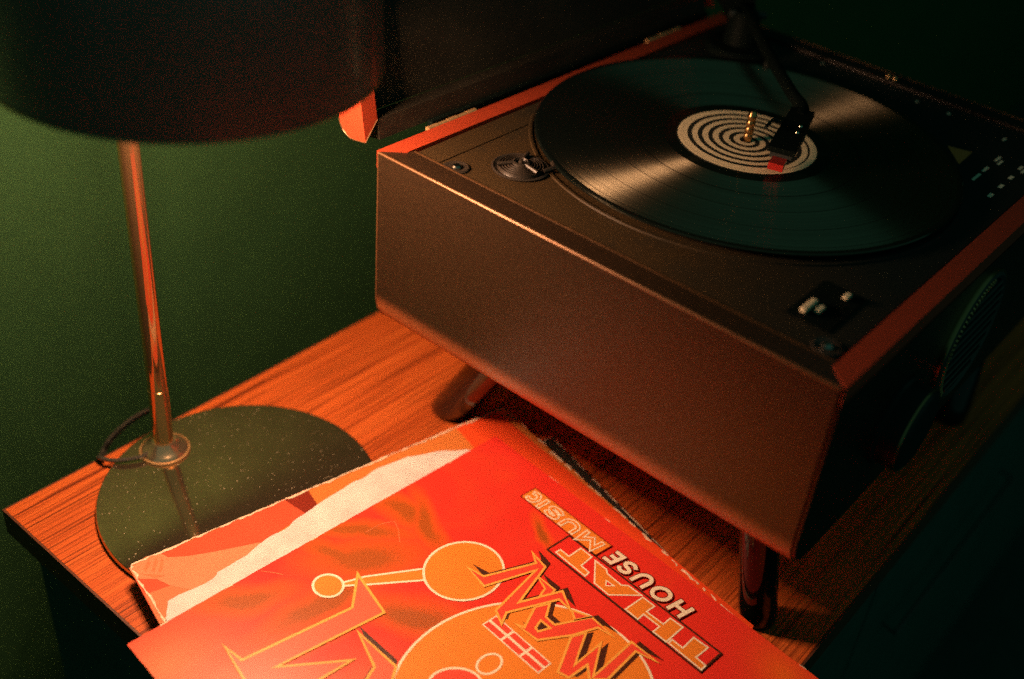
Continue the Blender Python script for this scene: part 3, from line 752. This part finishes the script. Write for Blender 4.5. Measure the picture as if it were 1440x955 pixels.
# ------------------------------------------------------------------ sleeves
# printed outlines in millimetres from the sleeve's own corner
ART={'N':[(108.23,87.69),(105.21,100.48),(69.66,114.76),(64.88,106.69),(67.29,121.34),(102.71,132.11),(73.75,144.03),(81.56,159.03),(80.54,147.72),(114.99,133.03),(123.78,137.65),(119.05,127.12),(74.15,119.29),(110.85,107.04)],
'NA':[(77.09,123.12),(76.83,139.9),(81.23,140.86),(89.27,137.49),(81.06,134.78)],
'A':[(97.42,141.75),(87.8,145.94),(98.0,152.56),(98.16,160.68),(74.99,172.19),(76.13,191.99),(78.08,180.74),(95.65,174.02),(115.49,162.02),(116.9,143.7),(114.75,149.38)],
'AH':[(102.43,152.19),(102.2,160.58),(110.22,157.54),(109.5,154.35)],
'AS':[(80.78,159.37),(75.17,171.54),(84.98,166.4)],
'M':[(96.75,174.32),(87.07,178.32),(111.08,191.17),(86.14,190.5),(109.03,205.07),(70.07,202.89),(69.61,223.79),(73.76,209.57),(103.71,212.35),(112.21,204.98),(105.06,196.37),(120.97,195.61),(123.12,187.96)],
'Ns':[(103.08,87.39),(100.08,100.23),(64.28,114.58),(59.43,106.47),(61.92,121.18),(97.67,132.0),(68.51,143.97),(76.44,159.03),(75.37,147.67),(110.06,132.93),(118.94,137.57),(114.14,126.99),(68.82,119.12),(105.8,106.83)],
'As':[(92.69,143.0),(83.02,147.21),(93.31,153.84),(93.5,161.97),(70.21,173.52),(71.43,193.36),(73.35,182.09),(91.02,175.34),(110.95,163.29),(112.31,144.93),(110.17,150.62)],
'Ms':[(92.47,177.23),(82.76,181.26),(106.92,194.04),(81.86,193.43),(104.91,207.93),(65.74,205.85),(65.34,226.74),(69.47,212.52),(99.58,215.22),(108.1,207.83),(100.89,199.25),(116.88,198.45),(119.01,190.8)],
'NAs':[(72.49,123.65),(72.28,140.48),(76.71,141.44),(84.8,138.05),(76.52,135.34)],
'B':[(265.55,39.71),(263.43,54.98),(187.81,65.3),(167.81,44.86),(174.84,81.73),(250.94,72.47),(213.34,98.2),(246.4,96.56),(270.99,72.51)],
'B2':[(197.26,83.73),(196.03,119.51),(207.89,128.67),(220.71,117.53),(206.14,111.19)],
'Bs':[(265.06,35.82),(262.95,51.18),(187.03,61.31),(166.93,40.67),(174.02,77.8),(250.42,68.74),(212.69,94.5),(245.87,92.96),(270.54,68.84)],
'B2s':[(193.63,80.13),(192.49,116.19),(204.47,125.46),(217.37,114.27),(202.66,107.84)],
'ball':[(180.91,46.76),(181.91,47.89),(183.07,48.83),(184.36,49.56),(185.75,50.06),(187.2,50.33),(188.68,50.35),(190.14,50.12),(191.56,49.66),(192.91,48.98),(194.14,48.09),(195.24,47.01),(196.17,45.76),(196.91,44.39),(197.44,42.92),(197.76,41.38),(197.85,39.82),(197.71,38.27),(197.34,36.76),(196.75,35.34),(195.96,34.04),(194.98,32.9),(193.83,31.93),(192.55,31.17),(191.17,30.64),(189.71,30.34),(188.21,30.29),(186.72,30.5),(185.27,30.95),(183.89,31.64),(182.63,32.54),(181.51,33.64),(180.57,34.91),(179.82,36.31),(179.28,37.82),(178.97,39.38),(178.9,40.97),(179.07,42.54),(179.47,44.06),(180.08,45.47)],
'ear':[(89.61,103.62),(92.55,106.55),(95.94,108.99),(99.7,110.9),(103.73,112.24),(107.94,112.97),(112.21,113.1),(116.45,112.62),(120.56,111.55),(124.46,109.92),(128.04,107.77),(131.23,105.15),(133.96,102.12),(136.17,98.76),(137.81,95.12),(138.83,91.31),(139.21,87.4),(138.94,83.48),(138.02,79.65),(136.46,76.0),(134.29,72.61),(131.56,69.56),(128.33,66.95),(124.67,64.84),(120.66,63.28),(116.41,62.33),(112.01,62.01),(107.59,62.34),(103.26,63.33),(99.13,64.94),(95.31,67.14),(91.91,69.88),(89.02,73.07),(86.71,76.64),(85.05,80.5),(84.08,84.53),(83.81,88.63),(84.26,92.69),(85.41,96.61),(87.21,100.28)],
'arm':[(179.59,44.26),(165.39,49.34),(130.18,69.49),(137.63,76.81),(169.77,54.96),(181.26,46.47)],
'face':[(93.94,244.27),(100.17,248.96),(106.89,252.93),(114.03,256.15),(121.49,258.61),(129.18,260.3),(137.04,261.23),(144.98,261.39),(152.91,260.81),(160.77,259.51),(168.49,257.52),(175.99,254.86),(183.22,251.56),(190.12,247.67),(196.64,243.21),(202.71,238.25),(208.29,232.81),(213.35,226.94),(217.82,220.7),(221.68,214.14),(224.89,207.31),(227.42,200.26),(229.23,193.05),(230.31,185.75),(230.63,178.42),(230.18,171.13),(228.95,163.93),(226.93,156.91),(224.12,150.13),(220.54,143.68),(216.2,137.61),(211.12,132.01),(205.34,126.95),(198.91,122.5),(191.89,118.73),(184.33,115.7),(176.31,113.46),(167.92,112.07),(159.27,111.56),(150.44,111.96),(141.56,113.28),(132.73,115.53),(124.09,118.69),(115.75,122.73),(107.83,127.6),(100.45,133.25),(93.7,139.59),(87.7,146.56),(82.52,154.03),(78.23,161.92),(74.88,170.11),(72.52,178.47),(71.17,186.9),(70.83,195.29),(71.48,203.51),(73.1,211.47),(75.65,219.07),(79.08,226.22),(83.32,232.85),(88.3,238.88)],
'bar':[(133.65,129.6),(121.43,130.07),(121.36,180.69),(133.21,180.73)],
'nose':[(142.62,157.19),(143.12,158.15),(143.83,159.04),(144.72,159.84),(145.76,160.53),(146.93,161.09),(148.2,161.51),(149.55,161.79),(150.93,161.9),(152.31,161.85),(153.66,161.65),(154.95,161.3),(156.14,160.8),(157.21,160.17),(158.14,159.43),(158.89,158.59),(159.45,157.67),(159.82,156.7),(159.97,155.69),(159.91,154.68),(159.63,153.68),(159.15,152.73),(158.47,151.83),(157.6,151.03),(156.58,150.33),(155.42,149.75),(154.16,149.31),(152.81,149.02),(151.42,148.89),(150.03,148.92),(148.66,149.11),(147.34,149.46),(146.12,149.96),(145.03,150.59),(144.09,151.35),(143.32,152.2),(142.75,153.14),(142.38,154.13),(142.24,155.15),(142.32,156.18)],
'mouth':[(164.94,163.21),(166.31,164.41),(167.93,165.31),(169.77,165.89),(171.78,166.16),(173.92,166.09),(176.12,165.69),(178.34,164.98),(180.52,163.97),(182.62,162.69),(184.57,161.17),(186.34,159.45),(187.89,157.56),(189.17,155.55),(190.16,153.47),(190.83,151.36),(191.17,149.29),(191.17,147.29),(190.82,145.42),(190.13,143.72),(189.12,142.23),(187.8,140.99),(186.22,140.04),(184.4,139.4),(182.4,139.08),(180.25,139.1),(178.02,139.46),(175.76,140.14),(173.52,141.14),(171.37,142.44),(169.35,143.99),(167.53,145.75),(165.94,147.7),(164.64,149.76),(163.64,151.9),(162.98,154.05),(162.67,156.17),(162.72,158.19),(163.12,160.07),(163.87,161.75)],
'HOUSE':[(16.42,215.1),(16.97,142.76),(31.96,139.47),(32.33,212.39)],
'MUSIC':[(17.2,137.63),(17.71,61.63),(32.1,61.05),(32.56,136.37)],
'THAT':[(32.74,247.2),(33.49,111.69),(54.63,110.78),(54.47,247.3)],
'T1':[(36.48,227.46),(35.84,238.84),(48.02,238.54),(48.27,246.73),(53.1,247.0),(52.69,219.28),(48.71,219.3),(48.71,228.23)],
'H':[(36.23,183.16),(36.16,193.42),(43.81,192.93),(43.35,207.11),(35.85,207.12),(35.42,217.38),(53.14,217.81),(53.32,206.78),(46.78,206.87),(47.0,193.12),(53.23,193.42),(53.04,182.32)],
'AA':[(36.63,139.63),(36.72,150.38),(39.09,153.22),(39.45,166.54),(36.07,169.91),(35.73,181.42),(52.47,166.73),(52.12,153.31)],
'AAH':[(44.3,157.03),(43.75,163.75),(47.9,159.91)],
'T2':[(52.14,116.69),(47.91,116.92),(47.93,125.15),(35.86,125.32),(36.04,135.8),(47.7,136.66),(48.06,144.39),(52.49,144.86)],
'blob':[(156.0,36.5,27.8,9.6,151.0),(102.6,39.3,21.7,4.9,71.0),(142.8,14.8,29.3,4.0,136.0),(159.1,95.1,24.0,7.5,124.0),(202.0,49.3,31.0,5.8,175.0),(233.5,13.3,22.3,6.0,144.0),(46.7,98.2,11.3,2.3,67.0),(228.6,64.3,31.7,6.5,174.0),(168.9,20.7,20.2,4.9,114.0),(110.2,16.6,16.7,5.3,101.0)]}
ART2={'salmon':[(309.77,2.41),(196.24,-0.53),(190.05,20.37),(229.32,29.7),(308.92,56.87),(312.89,57.06)],
'arm':[(310.03,3.03),(296.78,-0.86),(287.72,1.91),(285.09,7.65),(274.22,13.53),(257.01,19.7),(229.51,27.92),(225.64,35.42),(274.59,51.92),(287.77,38.59),(294.49,31.07),(299.16,21.08),(310.06,13.84)],
'cuff':[(310.68,29.33),(294.49,31.07),(270.15,42.66),(281.42,53.37),(309.41,57.97),(312.89,57.06)],
'maroon':[(196.24,-0.53),(177.02,-0.88),(178.96,19.6),(190.05,20.37)],
'fing':[[(302.83,8.57),(295.99,2.06),(296.79,6.28),(302.3,12.04)],[(299.03,12.65),(291.87,3.18),(292.45,7.57),(297.75,15.06)],[(296.02,16.2),(288.41,4.66),(289.28,9.67),(294.05,17.5)],[(305.94,11.17),(298.9,20.48),(293.15,21.21),(298.38,16.97)]],
'redcorner':[(7.9,0.0),(47.02,-0.73),(53.08,81.11),(8.17,278.04),(-4.76,272.46)],
'paper':[(0.0111,-0.1746),(0.0213,-0.1628),(0.0521,-0.1685),(0.0571,-0.1665),(0.0813,-0.1667),(0.0946,-0.1643),(0.1136,-0.1663),(0.1346,-0.1637),(0.1497,-0.1637),(0.1743,-0.1643),(0.2032,-0.1659),(0.2319,-0.1752),(0.2483,-0.1839),(0.2663,-0.1997)],
'seam':[(0.3246,-0.2285),(0.3315,-0.2316),(0.2861,-0.4096)]}
P0 = (0.2895, -0.205)
PHI1 = 174.70819852458808
Q0 = (0.3248, -0.1826)
PHI2 = 168.1709149875615
def rounded(w_, h_, r):
    out = []
    for cx, cy, a0 in ((w_ - r, r, -90), (w_ - r, h_ - r, 0), (r, h_ - r, 90), (r, r, 180)):
        for k in range(5):
            a = math.radians(a0 + 22.5 * k)
            out.append((cx + r * math.cos(a), cy + r * math.sin(a)))
    return out
def sheet_bm(w_, h_, z0, z1, jag=0.0, nseg=60, seed=1, r=0.003):
    """card sleeve with slightly worn outline"""
    rnd = random.Random(seed)
    pts = rounded(w_, h_, r)
    dense = []
    for i, p in enumerate(pts):
        q = pts[(i + 1) % len(pts)]
        L_ = math.hypot(q[0] - p[0], q[1] - p[1])
        k = max(1, int(L_ / (w_ / nseg)))
        for j in range(k):
            t = j / k
            dense.append((p[0] + (q[0] - p[0]) * t + rnd.uniform(-jag, jag), p[1] + (q[1] - p[1]) * t + rnd.uniform(-jag, jag)))
    return prism_bm(dense, 'z', z0, z1), dense

def edge_strip(dense, wd, z, rnd, keep):
    """torn, pale paper showing along worn stretches of the edge"""
    bm = bmesh.new()
    n = len(dense)
    cx = sum(p[0] for p in dense) / n
    cy = sum(p[1] for p in dense) / n
    wid = [wd * rnd.uniform(0.15, 1.0) for _ in range(n)]
    def ins(p, k):
        d = Vector((cx - p[0], cy - p[1]))
        # move inward square to the nearest side
        if abs(d.x) / 1.0 > abs(d.y):
            return (p[0] + math.copysign(k, d.x), p[1])
        return (p[0], p[1] + math.copysign(k, d.y))
    for i in range(n):
        p, q = dense[i], dense[(i + 1) % n]
        if not keep(p, q):
            continue
        a, b_ = ins(p, wid[i]), ins(q, wid[(i + 1) % n])
        bm.faces.new([bm.verts.new((x, y, z)) for x, y in (p, q, b_, a)])
    return bm

def sleeve_mat(name, stops, blobs=(), glow=(), seed=0.0, rough=0.34):
    m, nt, b = new_mat(name)
    v = mapping(nt, loc=(seed, seed, 0))
    f = noise(nt, v, 9, 5, 0.55, 0.6)
    c = ramp(nt, f, stops)
    warp = nt.nodes.new('ShaderNodeTexNoise')
    warp.inputs['Scale'].default_value = 17
    warp.inputs['Detail'].default_value = 5
    tc = nt.nodes.new('ShaderNodeTexCoord')
    nt.links.new(tc.outputs['Object'], warp.inputs['Vector'])
    wv = nt.nodes.new('ShaderNodeVectorMath'); wv.operation = 'SUBTRACT'
    nt.links.new(warp.outputs['Color'], wv.inputs[0]); wv.inputs[1].default_value = (0.5, 0.5, 0.5)
    ws = nt.nodes.new('ShaderNodeVectorMath'); ws.operation = 'MULTIPLY_ADD'
    nt.links.new(wv.outputs[0], ws.inputs[0]); ws.inputs[1].default_value = (0.030, 0.030, 0); nt.links.new(tc.outputs['Object'], ws.inputs[2])
    def blobmask(x, y, a, b_, rdeg, warped=True):
        mp = nt.nodes.new('ShaderNodeMapping')
        mp.vector_type = 'TEXTURE'
        mp.inputs['Location'].default_value = (x / 1000, y / 1000, 0)
        mp.inputs['Rotation'].default_value = (0, 0, math.radians(rdeg))
        mp.inputs['Scale'].default_value = (a / 1000, b_ / 1000, 1)
        nt.links.new(ws.outputs[0] if warped else tc.outputs['Object'], mp.inputs['Vector'])
        g_ = nt.nodes.new('ShaderNodeTexGradient')
        g_.gradient_type = 'QUADRATIC_SPHERE' if not warped else 'SPHERICAL'
        nt.links.new(mp.outputs[0], g_.inputs[0])
        return g_.outputs['Fac']
    for (x, y, a, b_, rdeg, col, k) in glow:
        c = mixc(nt, mth(nt, 'MULTIPLY', blobmask(x, y, a, b_, rdeg, False), k), c, col)
    halo = None
    core = None
    for (x, y, a, b_, rdeg) in blobs:
        h = blobmask(x, y, a * 2.2, b_ * 2.9, rdeg)
        halo = h if halo is None else mth(nt, 'MAXIMUM', halo, h)
        k = blobmask(x, y, a * 1.45, b_ * 1.75, rdeg)
        core = k if core is None else mth(nt, 'MAXIMUM', core, k)
    if halo is not None:
        grain = noise(nt, v, 420, 3, 0.8)
        c = mixc(nt, mth(nt, 'MULTIPLY', halo, 1.3), c, (0.72, 0.115, 0.012))
        hv = mth(nt, 'MULTIPLY', mth(nt, 'MULTIPLY', core, 1.25), mth(nt, 'ADD', 0.45, mth(nt, 'MULTIPLY', grain, 0.8)))
        hv = mth(nt, 'MINIMUM', hv, 0.66)
        c = mixc(nt, hv, c, (0.17, 0.062, 0.012))
    nt.links.new(c, b.inputs['Base Color'])
    b.inputs['Roughness'].default_value = rough
    b.inputs['Specular IOR Level'].default_value = 0.35
    wav = noise(nt, v, 14, 3, 0.5)
    bp = nt.nodes.new('ShaderNodeBump')
    bp.inputs['Strength'].default_value = 0.25
    bp.inputs['Distance'].default_value = 0.002
    nt.links.new(wav, bp.inputs['Height'])
    nt.links.new(bp.outputs['Normal'], b.inputs['Normal'])
    return m

# bottom: two dark sleeves; the pile leans on the lamp's base
A3 = math.radians(180 - 15.5)
BLACKCARD = mat('black_sleeve_card', (0.022, 0.022, 0.018), 0.5, var=0.3, vscale=40)
ds = thing('record_sleeve', 'near-black record sleeve with a scuffed edge at the bottom of the pile', 'record sleeve', (0.3320, -0.2285, 0), A3, 'record sleeves piled on the sideboard')
bm, dn = sheet_bm(0.306, 0.306, 0.0062, 0.0098, 0.0002, seed=3)
link('card', bm, BLACKCARD, ds)
link('worn_edge', edge_strip(dn, 0.0011, 0.00995, random.Random(5), lambda p, q: (p[0] < 0.004 or p[1] < 0.003) and random.Random(int(p[0] * 9e4 + p[1] * 7e5)).random() < 0.85), PAPERCORE, ds)
ds2 = thing('record_sleeve', 'black sleeve hidden between the orange sleeve and the lowest scuffed one', 'record sleeve', (0.3190, -0.1900, 0), math.radians(180 - 11.6), 'record sleeves piled on the sideboard')
bm, _dn = sheet_bm(0.300, 0.300, 0.0100, 0.0136, 0.0002, seed=8)
link('card', bm, BLACKCARD, ds2)

# middle: orange picture sleeve
A2 = math.radians(PHI2)
ms = thing('record_sleeve', 'orange picture sleeve with a ragged worn edge, under the red one', 'record sleeve', (Q0[0], Q0[1], 0), A2, 'record sleeves piled on the sideboard')
bm, dn2 = sheet_bm(0.3095, 0.3095, 0.0138, 0.0170, 0.0005, 90, seed=11, r=0.0045)
OCHRE = sleeve_mat('ochre_print', [(0.3, (0.58, 0.17, 0.036)), (0.7, (0.64, 0.21, 0.05))], seed=0.3)
link('card', bm, OCHRE, ms)
def flat_bm(polys, z, holes=()):
    bm = bmesh.new()
    for poly in polys:
        loops = [[Vector((x / 1000, y / 1000, 0)) for x, y in poly]] + [[Vector((x / 1000, y / 1000, 0)) for x, y in h_] for h_ in holes]
        vs = [bm.verts.new((p.x, p.y, z)) for lp_ in loops for p in lp_]
        for t in tessellate_polygon(loops):
            try:
                bm.faces.new([vs[i] for i in t])
            except ValueError:
                pass
    return bm
def up(bm):
    for f_ in bm.faces:
        f_.normal_update()
        if f_.normal.z < 0:
            f_.normal_flip()
    return bm
def stroke_bm(poly, wd, z, bm=None, closed=True):
    """a line of even width along an outline, mitred"""
    bm = bm or bmesh.new()
    P = [Vector((x / 1000, y / 1000)) for x, y in poly]
    n = len(P)
    L_, R__ = [], []
    for i in range(n):
        p = P[i]
        if closed or 0 < i < n - 1:
            d0 = (p - P[i - 1]).normalized()
            d1 = (P[(i + 1) % n] - p).normalized()
        elif i == 0:
            d0 = d1 = (P[1] - p).normalized()
        else:
            d0 = d1 = (p - P[i - 1]).normalized()
        n0, n1 = Vector((-d0.y, d0.x)), Vector((-d1.y, d1.x))
        mvec = n0 + n1
        if mvec.length < 1e-4:
            mvec = n0
        mvec.normalize()
        k = (wd / 2000) / max(0.30, mvec.dot(n0))
        L_.append(bm.verts.new((*(p + mvec * k), z)))
        R__.append(bm.verts.new((*(p - mvec * k), z)))
    for i in range(n if closed else n - 1):
        j = (i + 1) % n
        bm.faces.new((R__[i], R__[j], L_[j], L_[i]))
    return up(bm)
def ink(name, col, rough=0.34):
    return mat(name, col, rough, spec=0.35, var=0.06, vscale=60)
SALMON = ink('salmon_ink', (0.60, 0.085, 0.036))
FLESH = ink('pale_cloth_ink', (0.60, 0.23, 0.11))
FLESH2 = ink('cuff_ink', (0.56, 0.18, 0.075))
MAROON = ink('maroon_ink', (0.20, 0.022, 0.010))
REDC = ink('red_orange_ink', (0.78, 0.075, 0.018))
Z2 = 0.0171
link('printed_background', up(flat_bm([ART2['salmon']], Z2)), SALMON, ms)
link('printed_cuff', up(flat_bm([ART2['cuff']], Z2 + 0.00006)), FLESH2, ms)
link('printed_arm', up(flat_bm([ART2['arm']], Z2 + 0.00012)), FLESH, ms)
link('printed_fingers', up(flat_bm(ART2['fing'], Z2 + 0.00018)), FLESH2, ms)
link('printed_wedge', up(flat_bm([ART2['maroon']], Z2 + 0.00006)), MAROON, ms)
link('printed_corner', up(flat_bm([ART2['redcorner']], Z2 + 0.00006)), REDC, ms)
link('worn_edge', edge_strip(dn2, 0.0022, Z2 + 0.0003, random.Random(9), lambda p, q: p[1] < 0.004 or p[0] > 0.3045 or (p[0] < 0.004 and random.Random(int(p[1] * 9e4)).random() < 0.6)), PAPERCORE, ms)

# crumpled white inner sleeve between the two
pu = ART2['paper']
ctr_lo = [(x + 0.004, y - 0.050) for x, y in pu]
bm = bmesh.new()
rows = []
rnd = random.Random(4)
dense_u = []
for i in range(len(pu) - 1):
    for k in range(5):
        t = k / 5
        dense_u.append((pu[i][0] * (1 - t) + pu[i + 1][0] * t, pu[i][1] * (1 - t) + pu[i + 1][1] * t))
dense_u.append(pu[-1])
# the sheet runs under the red sleeve, so its hidden edge follows that sleeve's line
e_u = Vector((-0.99615, 0.08768))
for j in range(9):
    row = []
    for i, (x, y) in enumerate(dense_u):
        t = j / 8
        d_ = Vector((0.0877, 0.9961))
        jx = rnd.uniform(-0.0005, 0.0005) if j == 0 else 0
        base_ = Vector((x, y)) - d_ * (0.062 * t)
        zz = 0.0180 + 0.0004 * math.sin(x * 260 + j * 1.9) * (1 - t) + 0.0005 * (1 - t) * math.sin(x * 117 + 1.0 + j * 1.1) + (0.0004 * max(0, 1 - t * 6))
        row.append(bm.verts.new((base_.x, base_.y + jx, zz)))
    rows.append(row)
for a, b_ in zip(rows, rows[1:]):
    for i in range(len(a) - 1):
        bm.faces.new((a[i], a[i + 1], b_[i + 1], b_[i]))
res = bmesh.ops.extrude_face_region(bm, geom=bm.faces[:])
for e in res['geom']:
    if isinstance(e, bmesh.types.BMVert):
        e.co.z -= 0.00025
PAPER = mat('white_inner_paper', (0.66, 0.61, 0.58), 0.8, spec=0.2, var=0.14, vscale=55, bump=1.0, bscale=75)
tag(link('inner_sleeve', bm, PAPER, smooth=True), 'creased white paper inner sleeve sticking out between the red and orange sleeves', 'paper sleeve')

# top: red sleeve with printed artwork
A1 = math.radians(PHI1)
ts = thing('record_sleeve', 'red sleeve printed HOUSE MUSIC and THAT, on top of the pile', 'record sleeve', (P0[0], P0[1], 0), A1, 'record sleeves piled on the sideboard')
bm, dn1 = sheet_bm(0.3085, 0.3085, 0.0190, 0.0216, 0.00018, 60, seed=21, r=0.0015)
REDP = sleeve_mat('red_printed_card', [(0.25, (0.66, 0.026, 0.018)), (0.55, (0.74, 0.04, 0.024)), (0.8, (0.78, 0.075, 0.022))], ART['blob'],
                  [(300, 30, 95, 75, 0, (0.80, 0.22, 0.075), 0.75), (225, 125, 70, 60, 0, (0.80, 0.22, 0.07), 0.6), (15, 285, 55, 40, 60, (0.80, 0.16, 0.015), 0.8)], seed=0.9)  # the two peach pools hold the lamp's glow as card colour
link('card', bm, REDP, ts)
ORI = ink('orange_ink', (0.78, 0.235, 0.030))
CRI = ink('cream_ink', (0.86, 0.78, 0.60))
PKI = ink('pink_red_ink', (0.80, 0.075, 0.042))
YEL = ink('yellow_orange_ink', (0.86, 0.42, 0.08))
DKI = ink('dark_brown_ink', (0.055, 0.018, 0.010))
MAR2 = ink('dark_red_ink', (0.16, 0.010, 0.008))
RDI = ink('crimson_ink', (0.74, 0.034, 0.024))
ZA = 0.0217
def lay(k):
    return ZA + 0.00006 * k
def pr_(name, bm, m):
    return link(name, bm, m, ts)
# figure: ball, arm, ear, face
pr_('printed_arm', up(flat_bm([ART['arm']], lay(1))), ORI)
pr_('printed_outline', stroke_bm(ART['arm'], 1.5, lay(2)), CRI)
for nm in ('ball', 'ear', 'face'):
    pr_('printed_disc', up(flat_bm([ART[nm]], lay(3))), ORI)
    pr_('printed_outline', stroke_bm(ART[nm], 1.7, lay(4)), CRI)
bar = [Vector(p) for p in ART['bar']]
def bq(s, t):
    return tuple((bar[0] * (1 - s) + bar[3] * s) * (1 - t) + (bar[1] * (1 - s) + bar[2] * s) * t)
pr_('printed_bar', up(flat_bm([ART['bar']], lay(5))), CRI)
cells = []
for i in range(3):
    for j in range(2):
        s0, s1 = i / 3 + 0.018, (i + 1) / 3 - 0.018
        t0, t1 = j / 2 + 0.075, (j + 1) / 2 - 0.075
        cells.append([bq(s0, t0), bq(s1, t0), bq(s1, t1), bq(s0, t1)])
pr_('printed_cell', up(flat_bm(cells, lay(6))), PKI)
pr_('printed_outline', stroke_bm(ART['nose'], 1.5, lay(5)), CRI)
pr_('printed_disc', up(flat_bm([ART['mouth']], lay(5))), PKI)
pr_('printed_outline', stroke_bm(ART['mouth'], 1.6, lay(6)), CRI)
# jagged lettering with a dark drop shadow
for nm in ('Ns', 'NAs', 'As', 'Ms', 'B2s'):
    pr_('letter_shadow', up(flat_bm([ART[nm]], lay(7))), DKI)
pr_('printed_letter', up(flat_bm([ART['M']], lay(8))), PKI)
pr_('letter_outline', stroke_bm(ART['M'], 1.7, lay(9)), YEL)
pr_('printed_letter', up(flat_bm([ART['A']], lay(10), [ART['AH']])), PKI)
lo = stroke_bm(ART['A'], 1.7, lay(11))
pr_('letter_outline', stroke_bm(ART['AH'], 1.6, lay(11), lo), YEL)
pr_('printed_letter', up(flat_bm([ART['NA'], ART['AS']], lay(10))), PKI)
pr_('letter_outline', stroke_bm(ART['AS'], 1.5, lay(11), stroke_bm(ART['NA'], 1.5, lay(11))), YEL)
pr_('printed_letter', up(flat_bm([ART['N']], lay(12))), PKI)
pr_('letter_outline', stroke_bm(ART['N'], 1.7, lay(13)), YEL)
BPK = ink('salmon_pink_ink', (0.82, 0.130, 0.070))
for nm in ('B', 'B2'):
    pr_('printed_letter', up(flat_bm([ART[nm]], lay(8))), BPK)
    pr_('letter_outline', stroke_bm(ART[nm], 1.8, lay(9)), YEL)
# title block
pr_('title_box', up(flat_bm([ART['THAT']], lay(14))), RDI)
pr_('title_frame', stroke_bm(ART['THAT'], 1.5, lay(15)), DKI)
for nm, hole in (('T1', None), ('H', None), ('AA', 'AAH'), ('T2', None)):
    pr_('printed_letter', up(flat_bm([ART[nm]], lay(16), [ART[hole]] if hole else ())), ORI)
    o_ = stroke_bm(ART[nm], 1.1, lay(17))
    if hole:
        stroke_bm(ART[hole], 0.9, lay(17), o_)
    pr_('letter_outline', o_, CRI)
pr_('title_box', up(flat_bm([ART['MUSIC']], lay(14))), ORI)
pr_('title_frame', stroke_bm(ART['MUSIC'], 0.8, lay(15)), MAR2)
def arc2(cx, cy, rx, ry, a0, a1, n=10):
    return [(cx + rx * math.cos(math.radians(a0 + (a1 - a0) * k / n)), cy + ry * math.sin(math.radians(a0 + (a1 - a0) * k / n))) for k in range(n + 1)]
STROKES = {
    'H': [[(0, 0), (0, 1)], [(1, 0), (1, 1)], [(0, 0.5), (1, 0.5)]],
    'O': [arc2(0.5, 0.5, 0.5, 0.5, 0, 342, 19) + ['closed']],
    'U': [[(0, 1)] + arc2(0.5, 0.42, 0.5, 0.42, 180, 360, 10) + [(1, 1)]],
    'S': [arc2(0.5, 0.75, 0.48, 0.25, 25, 270, 10) + arc2(0.5, 0.25, 0.5, 0.25, 90, -155, 10)[1:]],
    'E': [[(1, 0), (0, 0), (0, 1), (1, 1)], [(0, 0.5), (0.85, 0.5)]],
    'M': [[(0, 0), (0.06, 1), (0.5, 0.2), (0.94, 1), (1, 0)]],
    'I': [[(0.5, 0), (0.5, 1)]],
    'C': [arc2(0.55, 0.5, 0.55, 0.5, 58, 302, 14)],
}
def lettering(ch, quad, s0, s1, t0, t1, inks, shear):
    """one letter drawn as broad strokes: an outline pass below, the fill on top"""
    q = [Vector(p) for p in quad]
    made = None
    for k, (wd, m_, ext) in enumerate(inks):
        bm = bmesh.new()
        for n_, path in enumerate(STROKES[ch]):
            closed = path[-1] == 'closed'
            pts = []
            for x, y in (path[:-1] if closed else path):
                t = t0 + (t1 - t0) * y
                u = s0 + (s1 - s0) * x + shear * (y - 0.5)
                p = (q[0] * (1 - u) + q[1] * u) * (1 - t) + (q[3] * (1 - u) + q[2] * u) * t
                pts.append(p)
            if not closed:
                a = (pts[0] - pts[1]).normalized() * ext
                c_ = (pts[-1] - pts[-2]).normalized() * ext
                pts[0] = pts[0] + a
                pts[-1] = pts[-1] + c_
            stroke_bm([(p.x, p.y) for p in pts], wd, lay(18 + k) + 0.000012 * n_, bm, closed)
        o_ = link(('letter_outline', 'printed_letter')[k], bm, m_, ts)
for word, quad, spans, t0, t1, inks, shear in (
        ('HOUSE', ART['HOUSE'], ((0.04, 0.17), (0.255, 0.415), (0.495, 0.620), (0.705, 0.810), (0.885, 0.965)), 0.14, 0.86, ((4.3, MAR2, 1.9), (2.9, CRI, 1.2)), 0.0),
        ('MUSIC', ART['MUSIC'], ((0.07, 0.26), (0.345, 0.49), (0.575, 0.70), (0.765, 0.815), (0.865, 0.955)), 0.26, 0.84, ((3.9, CRI, 1.7), (1.9, ORI, 0.7)), 0.0)):
    for ch, (s0, s1) in zip(word, spans):
        lettering(ch, quad, s0, s1, t0, t1, inks, shear)
# scuffs: chips of bare card along the edges and two creases
link('worn_edge', edge_strip(dn1, 0.0009, ZA + 0.00012, random.Random(2), lambda p, q: (p[0] < 0.0015 and random.Random(int(p[1] * 1e5)).random() < 0.16) or (p[1] < 0.0015 and random.Random(int(p[0] * 1e5 + 3)).random() < 0.045)), PAPERCORE, ts)
for line in ([(214, 2), (208, 9), (205, 14)], [(118, 22), (121, 30), (128, 40)], [(118, 22), (128, 18), (140, 18)]):
    link('crease', stroke_bm(line, 0.35, ZA + 0.0001, closed=False), ink('crease_ink', (0.85, 0.25, 0.10)), ts)

for o in S.objects:
    if o.name.split('.')[0] == 'worn_edge':
        o['kind'] = 'stuff'          # torn flecks too small to pick apart
